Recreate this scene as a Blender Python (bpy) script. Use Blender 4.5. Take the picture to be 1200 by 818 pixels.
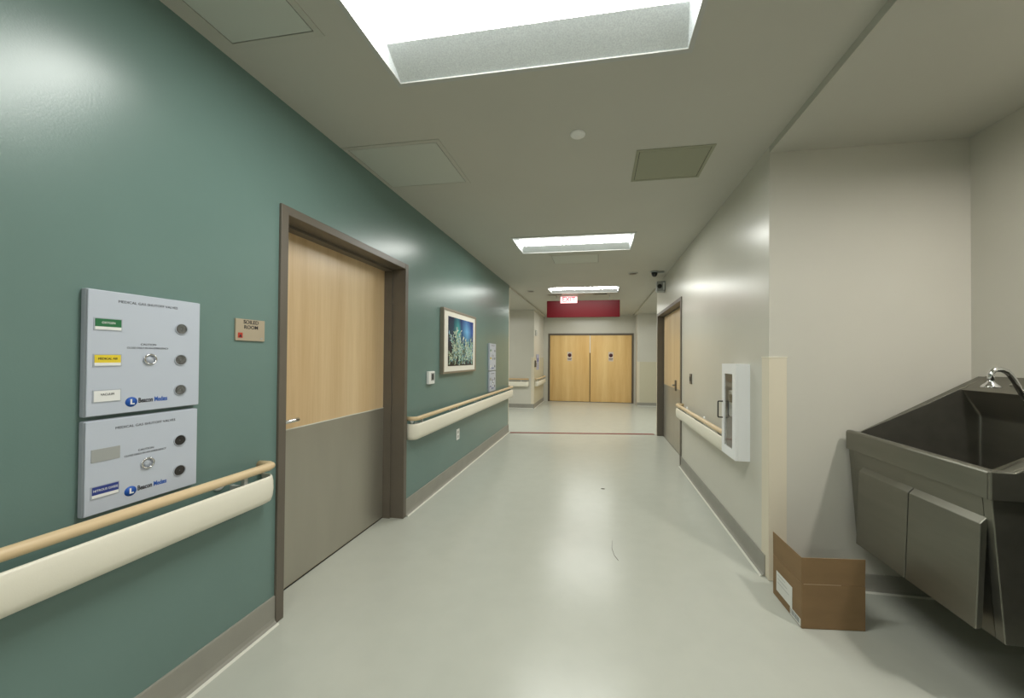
import bpy, bmesh, math, random
from mathutils import Vector, Matrix
random.seed(4)
for o in list(bpy.data.objects): bpy.data.objects.remove(o)
S = bpy.context.scene
C = S.collection

# ---------------------------------------------------------------- camera
F_PX = 431.35
cam = bpy.data.cameras.new('camera'); co = bpy.data.objects.new('camera', cam); C.objects.link(co)
cam.sensor_fit = 'HORIZONTAL'; cam.sensor_width = 36.0; cam.lens = 36.0*F_PX/1200
cam.shift_x = -30.58/1200; cam.shift_y = 6.13/1200
cam.clip_start = .02; cam.clip_end = 100
ya, pi_, ro = math.radians(9.3098), math.radians(.5459), math.radians(.4193)
fw = Vector((-math.sin(ya)*math.cos(pi_), math.cos(ya)*math.cos(pi_), math.sin(pi_)))
rt = Vector((math.cos(ya), math.sin(ya), 0)); up = rt.cross(fw)
r2 = rt*math.cos(ro)+up*math.sin(ro); u2 = -rt*math.sin(ro)+up*math.cos(ro)
m = Matrix((r2, u2, -fw)).transposed().to_4x4(); m.translation = (0, 0, 1.385)
co.matrix_world = m
S.camera = co

# ---------------------------------------------------------------- world, exposure, lamp strengths
w = bpy.data.worlds.new('world'); S.world = w; w.use_nodes = True
w.node_tree.nodes['Background'].inputs[0].default_value = (.02, .02, .02, 1)
w.node_tree.nodes['Background'].inputs[1].default_value = 1
S.view_settings.view_transform = 'Standard'; S.view_settings.look = 'None'
S.view_settings.exposure = 0.0; S.view_settings.gamma = 1; S.view_settings.use_curve_mapping = False
LENS = 35.             # troffer lens radiance
LENS_COL = (.985, 1.0, .95)
DOWN = 600             # recessed downlight over the scrub sink
DOWN_COL = (1.0, .955, .89)

# ---------------------------------------------------------------- dimensions (metres)
WL, WR, H, HS = -1.651, 1.06, 2.73, 2.69
YL, YR, YA, XA = 6.70, 7.04, 2.52, 2.14
YF, YB, YRB, XLB, XRB = 11.71, 9.90, 11.10, -1.74, 1.12

# ---------------------------------------------------------------- helpers
def lin(c):
    c = c/255.0
    return c/12.92 if c <= .04045 else ((c+.055)/1.055)**2.4
def rgb(r, g, b): return (lin(r), lin(g), lin(b), 1)

FR = {
 'L': lambda s, d, z: (WL+d, s, z), 'R': lambda s, d, z: (WR-d, s, z),
 'F': lambda s, d, z: (s, YF-d, z), 'LB': lambda s, d, z: (s, YB-d, z),
 'LS': lambda s, d, z: (XLB+d, s, z), 'RB': lambda s, d, z: (s, YRB-d, z),
 'AB': lambda s, d, z: (s, YA-d, z), 'AR': lambda s, d, z: (XA-d, s, z),
 'W': lambda x, y, z: (x, y, z),
}
class B:
    def __init__(s, fr='W'):
        s.v, s.f, s.sm = [], [], []
        s.fr = FR[fr] if isinstance(fr, str) else fr
    def p(s, *q): s.v.append(s.fr(*q)); return len(s.v)-1
    def face(s, idx, smooth=False): s.f.append(tuple(idx)); s.sm.append(smooth)
    def box(s, a0, a1, b0, b1, c0, c1):
        n = len(s.v)
        for c in (c0, c1):
            for b in (b0, b1):
                for a in (a0, a1): s.p(a, b, c)
        for q in ((0,1,3,2),(4,6,7,5),(0,4,5,1),(2,3,7,6),(0,2,6,4),(1,5,7,3)):
            s.face([n+i for i in q])
        return s
    def quad(s, *pts): s.face([s.p(*q) for q in pts]); return s
    def prism(s, poly, lo, hi, put):          # poly of 2-D points, put(u, v, w) -> frame coords
        n = len(poly); a = [s.p(*put(u, v, lo)) for u, v in poly]; b = [s.p(*put(u, v, hi)) for u, v in poly]
        s.face(a); s.face(b[::-1])
        for i in range(n): s.face((a[i], a[(i+1) % n], b[(i+1) % n], b[i]))
        return s
    def lathe(s, prof, c, axis, seg=24):      # prof [(r, h)] about axis through c
        ax = Vector(axis).normalized(); t = Vector((0, 0, 1)) if abs(ax.z) < .9 else Vector((1, 0, 0))
        e1 = ax.cross(t).normalized(); e2 = ax.cross(e1); c = Vector(c); rings = []
        for r, h in prof:
            if r <= 1e-6: rings.append([s.p(*(c+ax*h))]); continue
            rings.append([s.p(*(c+ax*h+e1*r*math.cos(2*math.pi*k/seg)+e2*r*math.sin(2*math.pi*k/seg))) for k in range(seg)])
        for A, D in zip(rings, rings[1:]):
            for k in range(seg):
                k2 = (k+1) % seg
                if len(A) == 1 and len(D) == 1: continue
                if len(A) == 1: s.face((A[0], D[k], D[k2]), True)
                elif len(D) == 1: s.face((A[k], A[k2], D[0]), True)
                else: s.face((A[k], A[k2], D[k2], D[k]), True)
        return s
    def tube(s, path, r, seg=14, caps=True):
        P = [Vector(q) for q in path]; rings = []
        t0 = (P[1]-P[0]).normalized(); ref = Vector((0, 0, 1)) if abs(t0.z) < .9 else Vector((1, 0, 0))
        n1 = (ref-t0*ref.dot(t0)).normalized()
        for i, q in enumerate(P):
            if i == 0: t = P[1]-P[0]
            elif i == len(P)-1: t = P[-1]-P[-2]
            else: t = (P[i+1]-q).normalized()+(q-P[i-1]).normalized()
            t.normalize(); n1 = (n1-t*n1.dot(t)).normalized(); n2 = t.cross(n1)
            rings.append([s.p(*(q+(n1*math.cos(2*math.pi*k/seg)+n2*math.sin(2*math.pi*k/seg))*r)) for k in range(seg)])
        for A, D in zip(rings, rings[1:]):
            for k in range(seg): s.face((A[k], A[(k+1) % seg], D[(k+1) % seg], D[k]), True)
        if caps: s.face(rings[0][::-1]); s.face(rings[-1])
        return s
    def build(s, name, mat, parent=None, bev=0, origin=None, seg=2, recalc=True):
        bm = bmesh.new()
        vs = [bm.verts.new(q) for q in s.v]
        for f, sm in zip(s.f, s.sm):
            try: bf = bm.faces.new([vs[i] for i in f])
            except ValueError: continue
            bf.smooth = sm
        if recalc: bmesh.ops.recalc_face_normals(bm, faces=bm.faces)
        if bev:
            ed = [e for e in bm.edges if len(e.link_faces) == 2 and e.calc_face_angle(0) > .5]
            bmesh.ops.bevel(bm, geom=ed, offset=bev, segments=seg, profile=.5, affect='EDGES', clamp_overlap=True)
        return link(name, bm, mat, parent, origin)

ORG = {}
def link(name, bm, mat, parent=None, origin=None):
    if parent is not None: og = ORG[parent.name]
    else:
        if origin is None:
            xs = [v.co for v in bm.verts]
            lo = [min(v[i] for v in xs) for i in range(3)]; hi = [max(v[i] for v in xs) for i in range(3)]
            origin = ((lo[0]+hi[0])/2, (lo[1]+hi[1])/2, lo[2])
        og = Vector(origin)
    bmesh.ops.translate(bm, verts=bm.verts, vec=-og)
    me = bpy.data.meshes.new(name); bm.to_mesh(me); bm.free()
    if mat: me.materials.append(mat)
    o = bpy.data.objects.new(name, me); C.objects.link(o)
    if parent is not None: o.parent = parent
    else: o.location = og
    ORG[o.name] = og
    return o
def tag(o, label=None, cat=None, group=None, kind=None):
    if label: o['label'] = label
    if cat: o['category'] = cat
    if group: o['group'] = group
    if kind: o['kind'] = kind
    return o
def thing(name, label, cat, loc, group=None, kind=None):
    o = bpy.data.objects.new(name, None); C.objects.link(o); o.location = loc; o.empty_display_size = .1
    ORG[o.name] = Vector(loc)
    return tag(o, label, cat, group, kind)
def struct(o, label=None): return tag(o, label, None, None, 'structure')
def kids(o): return [c for c in bpy.data.objects if c.parent == o]
def dup(o, parent=None, delta=(0, 0, 0), label=None):
    c = o.copy(); C.objects.link(c); c.parent = parent
    if parent is None: c.location = Vector(o.location)+Vector(delta)
    if label: c['label'] = label
    ORG[c.name] = ORG[o.name]+Vector(delta)
    for k in kids(o): dup(k, c, delta)
    return c
def text(s, size, org, right, upv, mat, parent, name='lettering', align='CENTER', depth=.0006, bold=0, sx=1.0):
    cu = bpy.data.curves.new(name, 'FONT'); cu.body = s; cu.size = size; cu.align_x = align; cu.align_y = 'CENTER'
    cu.extrude = depth; cu.offset = bold; cu.resolution_u = 3; cu.space_line = 1.0
    t = bpy.data.objects.new('tmp', cu); C.objects.link(t)
    bpy.context.view_layer.update()
    me = bpy.data.meshes.new_from_object(t.evaluated_get(bpy.context.evaluated_depsgraph_get()))
    bpy.data.objects.remove(t); bpy.data.curves.remove(cu)
    bm = bmesh.new(); bm.from_mesh(me); bpy.data.meshes.remove(me)
    R, U = Vector(right), Vector(upv); N = R.cross(U); O = Vector(org)
    for v in bm.verts:
        x, y, z = v.co; v.co = O+R*x*sx+U*y+N*z
    return link(name, bm, mat, parent)

# ---------------------------------------------------------------- materials
def mat(name, col, rough=.5, metal=0, emit=None, estr=0, noise=0, nscale=40, bump=0, bscale=200, spec=.5, trans=0, ior=1.45, aniso=None, coat=0):
    M = bpy.data.materials.new(name); M.use_nodes = True; nt = M.node_tree; b = nt.nodes['Principled BSDF']
    b.inputs['Base Color'].default_value = col if len(col) == 4 else (*col, 1)
    b.inputs['Roughness'].default_value = rough; b.inputs['Metallic'].default_value = metal
    b.inputs['Specular IOR Level'].default_value = spec; b.inputs['IOR'].default_value = ior
    b.inputs['Transmission Weight'].default_value = trans; b.inputs['Coat Weight'].default_value = coat
    if emit: b.inputs['Emission Color'].default_value = (*emit[:3], 1); b.inputs['Emission Strength'].default_value = estr
    tc = nt.nodes.new('ShaderNodeTexCoord')
    sc = aniso or (1, 1, 1)
    if noise:
        mp = nt.nodes.new('ShaderNodeMapping'); mp.inputs['Scale'].default_value = sc
        n = nt.nodes.new('ShaderNodeTexNoise'); n.inputs['Scale'].default_value = nscale; n.inputs['Detail'].default_value = 4
        r = nt.nodes.new('ShaderNodeValToRGB'); c = col
        r.color_ramp.elements[0].position = .3; r.color_ramp.elements[1].position = .7
        r.color_ramp.elements[0].color = (*[max(0, x*(1-noise)) for x in c[:3]], 1)
        r.color_ramp.elements[1].color = (*[min(1, x*(1+noise)) for x in c[:3]], 1)
        nt.links.new(tc.outputs['Object'], mp.inputs['Vector']); nt.links.new(mp.outputs[0], n.inputs['Vector'])
        nt.links.new(n.outputs['Fac'], r.inputs[0]); nt.links.new(r.outputs[0], b.inputs['Base Color'])
    if bump:
        mp2 = nt.nodes.new('ShaderNodeMapping'); mp2.inputs['Scale'].default_value = sc
        n2 = nt.nodes.new('ShaderNodeTexNoise'); n2.inputs['Scale'].default_value = bscale; n2.inputs['Detail'].default_value = 3
        bp = nt.nodes.new('ShaderNodeBump'); bp.inputs['Strength'].default_value = bump; bp.inputs['Distance'].default_value = .01
        nt.links.new(tc.outputs['Object'], mp2.inputs['Vector']); nt.links.new(mp2.outputs[0], n2.inputs['Vector'])
        nt.links.new(n2.outputs['Fac'], bp.inputs['Height']); nt.links.new(bp.outputs[0], b.inputs['Normal'])
    return M
def wood(name, c0, c1, rough=.35, axis='y', scale=9):
    M = bpy.data.materials.new(name); M.use_nodes = True; nt = M.node_tree; b = nt.nodes['Principled BSDF']
    b.inputs['Roughness'].default_value = rough
    tc = nt.nodes.new('ShaderNodeTexCoord'); mp = nt.nodes.new('ShaderNodeMapping')
    # veneer leaves run vertically, so the grain is stretched along z (or along the rail)
    mp.inputs['Scale'].default_value = {'z': (scale, scale, .35), 'y': (scale, .35, scale), 'x': (.35, scale, scale)}[axis]
    n = nt.nodes.new('ShaderNodeTexNoise'); n.inputs['Scale'].default_value = .7; n.inputs['Detail'].default_value = 2
    n2 = nt.nodes.new('ShaderNodeTexNoise'); n2.inputs['Scale'].default_value = 9; n2.inputs['Detail'].default_value = 5
    mx = nt.nodes.new('ShaderNodeMath'); mx.operation = 'MULTIPLY_ADD'; mx.inputs[1].default_value = .35
    r = nt.nodes.new('ShaderNodeValToRGB'); r.color_ramp.elements[0].position = .42; r.color_ramp.elements[1].position = .95
    r.color_ramp.elements[0].color = c0; r.color_ramp.elements[1].color = c1
    for a, bb in ((tc.outputs['Object'], mp.inputs[0]), (mp.outputs[0], n.inputs['Vector']), (mp.outputs[0], n2.inputs['Vector']),
                  (n2.outputs['Fac'], mx.inputs[0]), (n.outputs['Fac'], mx.inputs[2]), (mx.outputs[0], r.inputs[0]), (r.outputs[0], b.inputs['Base Color'])):
        nt.links.new(a, bb)
    return M

M_teal = mat('teal_paint', (.150, .236, .214), .28, noise=.03, nscale=2.5, bump=.03, bscale=170, spec=.6)
M_cream = mat('cream_paint', (.60, .582, .512), .28, noise=.02, nscale=2, bump=.03, bscale=170, spec=.7)
M_ceil = mat('ceiling_paint', (.52, .51, .45), .65, noise=.02, nscale=1.5, bump=.02, bscale=120)
M_floor = mat('sheet_vinyl', (.50, .51, .45), .25, noise=.018, nscale=7, bump=.05, bscale=28, spec=.4)
M_base = mat('vinyl_base', (.31, .30, .26), .45, noise=.04, nscale=8)
M_pale = mat('pale_highlight_and_edge', (.72, .71, .63), .35)  # pale colour of the painted cove highlight and the kick plate edge
M_frame = mat('bronze_door_frame', (.135, .115, .090), .38, noise=.04, nscale=6)
M_plate = mat('satin_steel_plate', (.49, .465, .40), .40, metal=.75, noise=.05, nscale=5, aniso=(1, 1, .2))
M_wood = wood('maple_veneer', rgb(206, 174, 130), rgb(232, 206, 166), .3, 'z')
M_wood2 = wood('far_maple_veneer', rgb(214, 170, 104), rgb(238, 204, 142), .4, 'z', 5)
M_rail = wood('maple_rail', rgb(208, 180, 138), rgb(232, 208, 170), .4, 'y', 14)
M_railx = wood('maple_rail_cross', rgb(196, 158, 108), rgb(222, 190, 142), .4, 'x', 14)
M_guard = mat('ivory_vinyl', (.84, .80, .68), .38, bump=.03, bscale=260)
M_dark = mat('dark_shadow_rubber', (.03, .03, .028), .6)
M_chrome = mat('chrome', (.75, .75, .76), .12, metal=1)
M_brushed = mat('brushed_lever', (.55, .53, .48), .28, metal=1)
M_steel = mat('stainless', (.235, .23, .195), .42, metal=.9, noise=.07, nscale=14, aniso=(1, .15, 1), bump=.01, bscale=60)
M_steelin = mat('stainless_basin', (.25, .24, .205), .42, metal=.9, noise=.08, nscale=10, aniso=(1, .15, 1))
M_panel = mat('pale_enamel', (.53, .57, .65), .4)
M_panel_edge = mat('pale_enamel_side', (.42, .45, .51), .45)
M_black = mat('black_ink', (.02, .02, .025), .5)
M_blue = mat('blue_ink', (.01, .09, .42), .45)
M_blue2 = mat('navy_label', (.03, .05, .24), .45)
M_green = mat('green_label', (.025, .16, .06), .45)
M_yellow = mat('yellow_label', (.78, .60, .04), .45)
M_white = mat('white_plastic', (.82, .82, .80), .35)
M_grey = mat('grey_plastic', (.36, .37, .36), .45)
M_gauge = mat('gauge_face', (.12, .12, .115), .25, noise=.5, nscale=90)
M_gauge2 = mat('dark_gauge_face', (.035, .032, .03), .3, noise=.4, nscale=90)
M_darkgl = mat('dark_glass', (.015, .015, .016), .1)
M_sign = mat('tan_sign', (.42, .35, .25), .5)
M_red = mat('red_ink', (.45, .04, .02), .5)
M_aed = mat('white_enamel', (.88, .89, .90), .3)
M_glass = mat('clear_glass', (.92, .93, .92), .03, trans=1, ior=1.45)
M_aedin = mat('mauve_liner', (.30, .215, .20), .6)
M_card = mat('cardboard', (.235, .148, .070), .75, noise=.07, nscale=5, aniso=(1, 1, 3))
M_cardedge = mat('torn_card_edge', (.45, .34, .22), .8)
M_paper = mat('white_paper', (.72, .72, .68), .6)
M_crimson = mat('crimson_sign', (.085, .001, .004), .45, spec=.25)
M_tape = mat('red_strip', (.21, .05, .04), .45)
M_hatch = mat('hatch_paint', (.54, .56, .50), .55)
M_hatchf = mat('hatch_frame_paint', (.50, .49, .43), .5)
M_grille = mat('olive_panel', (.33, .335, .245), .7)
M_lens = mat('lit_lens', (.8, .8, .8), .5, emit=LENS_COL, estr=LENS)
M_down = mat('lit_downlight', (.8, .8, .8), .5, emit=DOWN_COL, estr=DOWN)
M_troff = mat('perforated_reflector', (.82, .87, .92), .5, noise=.12, nscale=160)
M_trim = mat('white_trim', (.50, .505, .48), .5)
M_exit = mat('exit_glow', (.8, .5, .5), .4, emit=(1, .55, .58), estr=1.3)
M_exitr = mat('exit_red', (.7, .05, .06), .4, emit=(1, .05, .08), estr=.55)
M_lilac = mat('lilac_paper', (.42, .42, .55), .6)
M_mat = mat('art_mat_board', (.78, .75, .66), .6)
M_aframe = mat('champagne_frame', (.33, .29, .23), .35, metal=.5)
M_wains = mat('cream_wall_sheet', (.60, .56, .42), .4)
M_cguard = mat('cream_corner_vinyl', (.72, .655, .52), .42)

# ---------------------------------------------------------------- setting: floor
b = B(); b.quad((-6, -6.2, 0), (5, -6.2, 0), (5, 12.2, 0), (-6, 12.2, 0))
struct(b.build('floor', M_floor, origin=(0, 0, 0)), 'pale grey-green sheet vinyl floor running down the corridor')
b = B(); A0, A1 = Vector((-1.60, 6.632)), Vector((1.01, 7.0))
nrm = Vector((-(A1-A0).y, (A1-A0).x)).normalized()*.045
b.prism([tuple(A0-nrm), tuple(A1-nrm), tuple(A1+nrm), tuple(A0+nrm)], .0005, .003, lambda u, v, w_: (u, v, w_))
tag(b.build('floor_tape', M_tape), 'dark red strip across the corridor floor between the two wall ends', 'tape')

# ---------------------------------------------------------------- setting: ceiling with light openings
LX0, LX1 = -.965, .375
LIGHTS = [1.36, 4.335, 7.30, 10.27, -1.62, -4.6]
def ceil_sheet(x0, x1, y0, y1, z, holes, name, label):
    xs = sorted({x0, x1, *[h[0] for h in holes], *[h[1] for h in holes]})
    ys = sorted({y0, y1, *[h[2] for h in holes], *[h[3] for h in holes]})
    b = B()
    for xa, xb in zip(xs, xs[1:]):
        for yA, yB in zip(ys, ys[1:]):
            mx, my = (xa+xb)/2, (yA+yB)/2
            if any(h[0] < mx < h[1] and h[2] < my < h[3] for h in holes): continue
            b.quad((xa, yA, z), (xb, yA, z), (xb, yB, z), (xa, yB, z))
    return struct(b.build(name, M_ceil, origin=((x0+x1)/2, (y0+y1)/2, z)), label)
DL = (1.84, 1.96, 1.14, 1.26)
ceil_sheet(WL, WR, -6, YF+.1, H, [(LX0, LX1, y-.3, y+.3) for y in LIGHTS], 'ceiling', 'flat painted corridor ceiling')
ceil_sheet(WR, 4, -6, YA+.1, HS, [DL], 'ceiling', 'slightly lower ceiling over the sink alcove')
ceil_sheet(-5, WL, YL, YF+.1, HS, [(-3.45, -2.15, 7.45, 8.05)], 'ceiling', 'ceiling of the left side passage')
ceil_sheet(WR, 4, YR, YF+.1, HS, [(1.6, 2.9, 7.9, 8.5)], 'ceiling', 'ceiling of the right side passage')
b = B()
b.quad((WR, -6, HS), (WR, YA, HS), (WR, YA, H), (WR, -6, H)); b.quad((WR, YR, HS), (WR, YF, HS), (WR, YF, H), (WR, YR, H))
b.quad((WL, YL, HS), (WL, YF, HS), (WL, YF, H), (WL, YL, H))
struct(b.build('ceiling_soffit', M_ceil), 'narrow ceiling step along the corridor edge')

# ---------------------------------------------------------------- setting: walls
TOP = 2.76
D1 = (1.70, 2.95, 2.16); D2 = (5.00, 6.90, 2.17)
b = B(); T = .27
for y0, y1, z0, z1 in ((-6, D1[0], 0, TOP), (D1[1], YL, 0, TOP), (D1[0], D1[1], D1[2], TOP)): b.box(WL-T, WL, y0, y1, z0, z1)
struct(b.build('wall_left', M_teal), 'teal painted corridor wall on the left')
b = B()
for y0, y1, z0, z1 in ((YA+.006, D2[0], 0, TOP), (D2[1], YR, 0, TOP), (D2[0], D2[1], D2[2], TOP)): b.box(WR, WR+.25, y0, y1, z0, z1)
struct(b.build('wall_right', M_cream), 'cream painted corridor wall on the right')
M_egg = mat('eggshell_paint', (.60, .58, .51), .5, noise=.02, nscale=2, bump=.03, bscale=170, spec=.35)
b = B(); b.box(WR, 4, YA, YA+.006, 0, TOP); b.box(WR+.25, 4, YA+.006, YA+.12, 0, TOP); struct(b.build('wall_alcove', M_egg), 'cream alcove wall facing the corridor, behind the sink')
b = B(); b.box(XA, XA+.15, -3, YA, 0, TOP); struct(b.build('wall_sink_side', M_egg), 'cream wall the steel sink hangs on')
b = B(); b.box(WR, XA+.15, -3.2, -3, 0, TOP); b.box(WR, WR+.2, -6, -3.2, 0, TOP); b.box(WL-.2, WR+.2, -6.2, -6, 0, TOP)
struct(b.build('wall_back', M_cream), 'cream walls behind the viewpoint')
DX0, DX1, DZ = -1.555, 1.04, 2.13
b = B(); b.box(XLB-.2, DX0, YF, YF+.2, 0, TOP); b.box(DX1, XRB+.2, YF, YF+.2, 0, TOP); b.box(DX0, DX1, YF, YF+.2, DZ, TOP)
struct(b.build('wall_far', M_cream), 'cream wall around the double doors at the corridor end')
b = B(); b.box(-5, XLB, YB, YF, 0, TOP); struct(b.build('wall_far_left', M_cream), 'cream wall block beyond the left side passage')
b = B(); b.box(XRB, 4, YRB, YF, 0, TOP); struct(b.build('wall_far_right', M_cream), 'cream wall block beyond the right side passage')
b = B(); b.box(-5, WL-T, YL-.15, YL, 0, TOP); b.box(-5.1, -5, YL, YF, 0, TOP); struct(b.build('wall_side_passage_left', M_cream), 'walls of the left side passage')
b = B(); b.box(WR+.25, 4, YR-.15, YR, 0, TOP); b.box(4, 4.1, YR, YF, 0, TOP); struct(b.build('wall_side_passage_right', M_cream), 'walls of the right side passage')

# baseboards: flat vinyl with a small cove and a pale strip painting in the cove's highlight
def baseboard(n, fr, s0, s1, h=.13, label=''):
    b = B(fr); prof = [(0, h), (.006, h), (.008, h-.006), (.008, .035), (.012, .016), (.022, .004), (.030, .0005), (0, .0005)]
    b.prism(prof, s0, s1, lambda u, v, w_: (w_, u, v))
    o = struct(b.build(n, M_base), label)
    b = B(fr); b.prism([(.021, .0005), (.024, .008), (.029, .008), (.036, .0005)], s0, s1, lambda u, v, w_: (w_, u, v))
    b.build('cove_highlight', M_pale, o)
    return o
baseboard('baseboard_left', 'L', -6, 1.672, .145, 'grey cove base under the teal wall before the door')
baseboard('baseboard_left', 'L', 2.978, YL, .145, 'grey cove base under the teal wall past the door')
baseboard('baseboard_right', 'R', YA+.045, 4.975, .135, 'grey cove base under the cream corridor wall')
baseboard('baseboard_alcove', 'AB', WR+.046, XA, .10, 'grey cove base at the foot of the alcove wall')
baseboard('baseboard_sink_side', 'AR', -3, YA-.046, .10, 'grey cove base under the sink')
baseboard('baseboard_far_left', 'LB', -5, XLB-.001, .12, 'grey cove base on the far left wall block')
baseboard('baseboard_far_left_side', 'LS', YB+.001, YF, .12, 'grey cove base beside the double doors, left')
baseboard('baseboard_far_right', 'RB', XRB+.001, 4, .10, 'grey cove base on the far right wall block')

# ---------------------------------------------------------------- setting: door_1 (left, maple over steel plate)
def door_frame(fr, s0, s1, zt, w_, proud, depth, parent, stop_d=.105):
    b = B(fr)
    for a0, a1 in ((s0, s0+w_), (s1-w_, s1)): b.box(a0, a1, -depth, proud, 0, zt)
    b.box(s0+w_, s1-w_, -depth, proud, zt-w_, zt)
    o = b.build('frame', M_frame, parent, bev=.003)
    b = B(fr)
    for a0, a1 in ((s0+w_, s0+w_+.016), (s1-w_-.016, s1-w_)): b.box(a0, a1, -depth, -stop_d, 0, zt-w_)
    b.box(s0+w_+.016, s1-w_-.016, -depth, -stop_d, zt-w_-.016, zt-w_)
    b.build('stop_strip', M_frame, o)
    return o
d = thing('door_1', 'left wall door, pale maple above a steel kick plate, in a bronze frame', None, FR['L'](2.325, -.1, 0), kind='structure')
door_frame('L', 1.673, 2.977, 2.185, .047, .014, .24, d)
b = B('L'); b.box(1.722, 2.928, -.225, -.175, .008, 2.136); lf = b.build('leaf', M_wood, d)
b = B('L'); b.box(1.735, 2.915, -.175, -.172, .012, .943); b.build('kick_plate', M_plate, d)
b = B('L'); b.box(1.735, 2.915, -.1755, -.1715, .943, .949); b.build('plate_edge', M_pale, d)
b = B('L'); b.box(1.722, 2.928, -.24, -.172, .0006, .0075); b.build('door_sweep', M_dark, d)
b = B(); c = FR['L'](1.815, -.172, 1.003); b.lathe([(.001, 0), (.027, 0), (.027, .008), (.022, .011), (.010, .012), (.010, .05), (.001, .05)], c, (1, 0, 0))
hd = b.build('handle', M_brushed, d)
b = B('L'); b.tube([(1.80, -.122, 1.003), (1.82, -.120, 1.003), (1.86, -.117, 1.004), (1.91, -.117, 1.006), (1.945, -.120, 1.006)], .0115); b.build('lever', M_chrome, hd)

# door_2 (right, far)
d = thing('door_2', 'maple door in a dark bronze frame on the right wall, half seen', None, FR['R'](5.95, -.1, 0), kind='structure')
door_frame('R', 4.975, 6.925, 2.19, .05, .014, .15, d, stop_d=.085)
b = B('R'); b.box(5.026, 6.874, -.15, -.10, .008, 2.138); b.build('leaf', M_wood, d)
b = B('R'); b.box(5.04, 6.86, -.10, -.097, .012, .935); b.build('kick_plate', M_plate, d)
b = B('R'); b.box(5.80, 5.87, -.10, -.085, .90, 1.06); hd = b.build('lock_case', M_frame, d, bev=.006)
b = B('R'); b.tube([(5.835, -.085, .985), (5.835, -.045, .985), (5.80, -.04, .985), (5.72, -.042, .985)], .010); b.build('lever', M_brushed, hd)
b = B('R'); b.box(5.026, 6.874, -.15, -.101, .0006, .0075); b.build('door_sweep', M_dark, d)

# door_3 (double doors)
d = thing('door_3', 'pair of maple doors closing the far end of the corridor', None, (-.26, YF, 0), kind='structure')
b = B('F'); b.box(DX0-.035, DX0+.02, -.15, .012, 0, DZ+.035); b.box(DX1-.02, DX1+.035, -.15, .012, 0, DZ+.035); b.box(DX0+.02, DX1-.02, -.15, .012, DZ-.02, DZ+.035)
b.build('frame', M_frame, d)
mid = -.262
for a0, a1 in ((DX0+.022, mid-.012), (mid+.012, DX1-.022)):
    b = B('F'); b.box(a0, a1, -.06, -.012, .012, DZ-.023); lf = b.build('leaf', M_wood2, d, bev=.003)
    s = (a0+a1)/2
    b = B('F'); b.box(s-.075, s+.075, -.012, -.009, 1.29, 1.58); pl = b.build('notice', mat('notice_paper', (.66, .54, .45), .6), lf)
    b = B(); b.lathe([(.001, .0), (.058, .0), (.058, .002), (.001, .002)], (s, YF+.0085, 1.475), (0, -1, 0)); b.build('notice_emblem', mat('emblem_ink', (.07, .015, .02), .5), lf)
    b = B('F'); b.box(s-.06, s+.06, -.009, -.008, 1.355, 1.375); b.box(s-.045, s+.045, -.009, -.008, 1.325, 1.337); b.build('notice_line', M_black, lf)
b = B('F'); b.box(mid-.011, mid+.011, -.05, -.03, 1.55, DZ-.03); b.build('gap_light_strip', M_white, d)  # white strip stands in for light in the gap between the leaves
b = B('F'); b.box(mid-.011, mid+.011, -.055, -.035, .012, 1.55); b.build('meeting_gasket', M_dark, d)

# ---------------------------------------------------------------- ceiling lights
def troffer(y, label, x0=LX0, x1=LX1, z=H, group='recessed corridor lights'):
    y0, y1 = y-.3, y+.3
    t = thing('ceiling_light', label, 'ceiling light', ((x0+x1)/2, y, z), group)
    e, ix, iy, up_ = .022, .035, .18, .035
    b = B()
    for q in ((x0-e, x1+e, y0-e, y0), (x0-e, x1+e, y1, y1+e), (x0-e, x0, y0, y1), (x1, x1+e, y0, y1)): b.box(*q, z-.006, z)
    b.build('trim', M_trim, t)
    a = [(x0, y0, z), (x1, y0, z), (x1, y1, z), (x0, y1, z)]
    c = [(x0+ix, y0+iy, z+up_), (x1-ix, y0+iy, z+up_), (x1-ix, y1-iy, z+up_), (x0+ix, y1-iy, z+up_)]
    for i in range(4):
        j = (i+1) % 4; b = B(); b.quad(a[i], a[j], c[j], c[i]); b.build('reflector_panel', M_troff, t)
    b = B(); b.quad(*c[::-1])
    b.build('lens', M_lens, t, recalc=False)
    b = B(); b.box(x0-.01, x1+.01, y0-.01, y1+.01, z+.0375, z+.09); b.build('housing', M_grey, t)
    return t
troffer(LIGHTS[0], 'large bright recessed ceiling light cut off by the top of the picture')
troffer(LIGHTS[1], 'second recessed ceiling light along the corridor, beyond the small round ceiling cap')
troffer(LIGHTS[2], 'farthest recessed ceiling light, just in front of the red hanging sign')
troffer(LIGHTS[3], 'recessed ceiling light near the double doors, hidden behind the red hanging sign')
troffer(LIGHTS[4], 'recessed ceiling light just behind the viewpoint')
troffer(LIGHTS[5], 'recessed ceiling light farthest behind the viewpoint')
troffer(7.75, 'unseen ceiling light added to brighten the left side passage', -3.45, -2.15, HS)  # added out of view to brighten the passage and far left walls
troffer(8.2, 'unseen ceiling light added to brighten the right side passage', 1.6, 2.9, HS)  # likewise an unseen fill light, added for the right passage walls
t = thing('downlight', 'recessed downlight above the steel scrub sink', 'ceiling light', (1.9, 1.2, HS))
b = B()
for q in ((1.82, 1.98, 1.12, 1.14), (1.82, 1.98, 1.26, 1.28), (1.82, 1.84, 1.14, 1.26), (1.96, 1.98, 1.14, 1.26)): b.box(*q, HS-.004, HS)
b.build('trim', M_trim, t)
b = B(); b.box(1.841, 1.959, 1.141, 1.259, HS+.01, HS+.03); b.build('lens', M_down, t)

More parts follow.
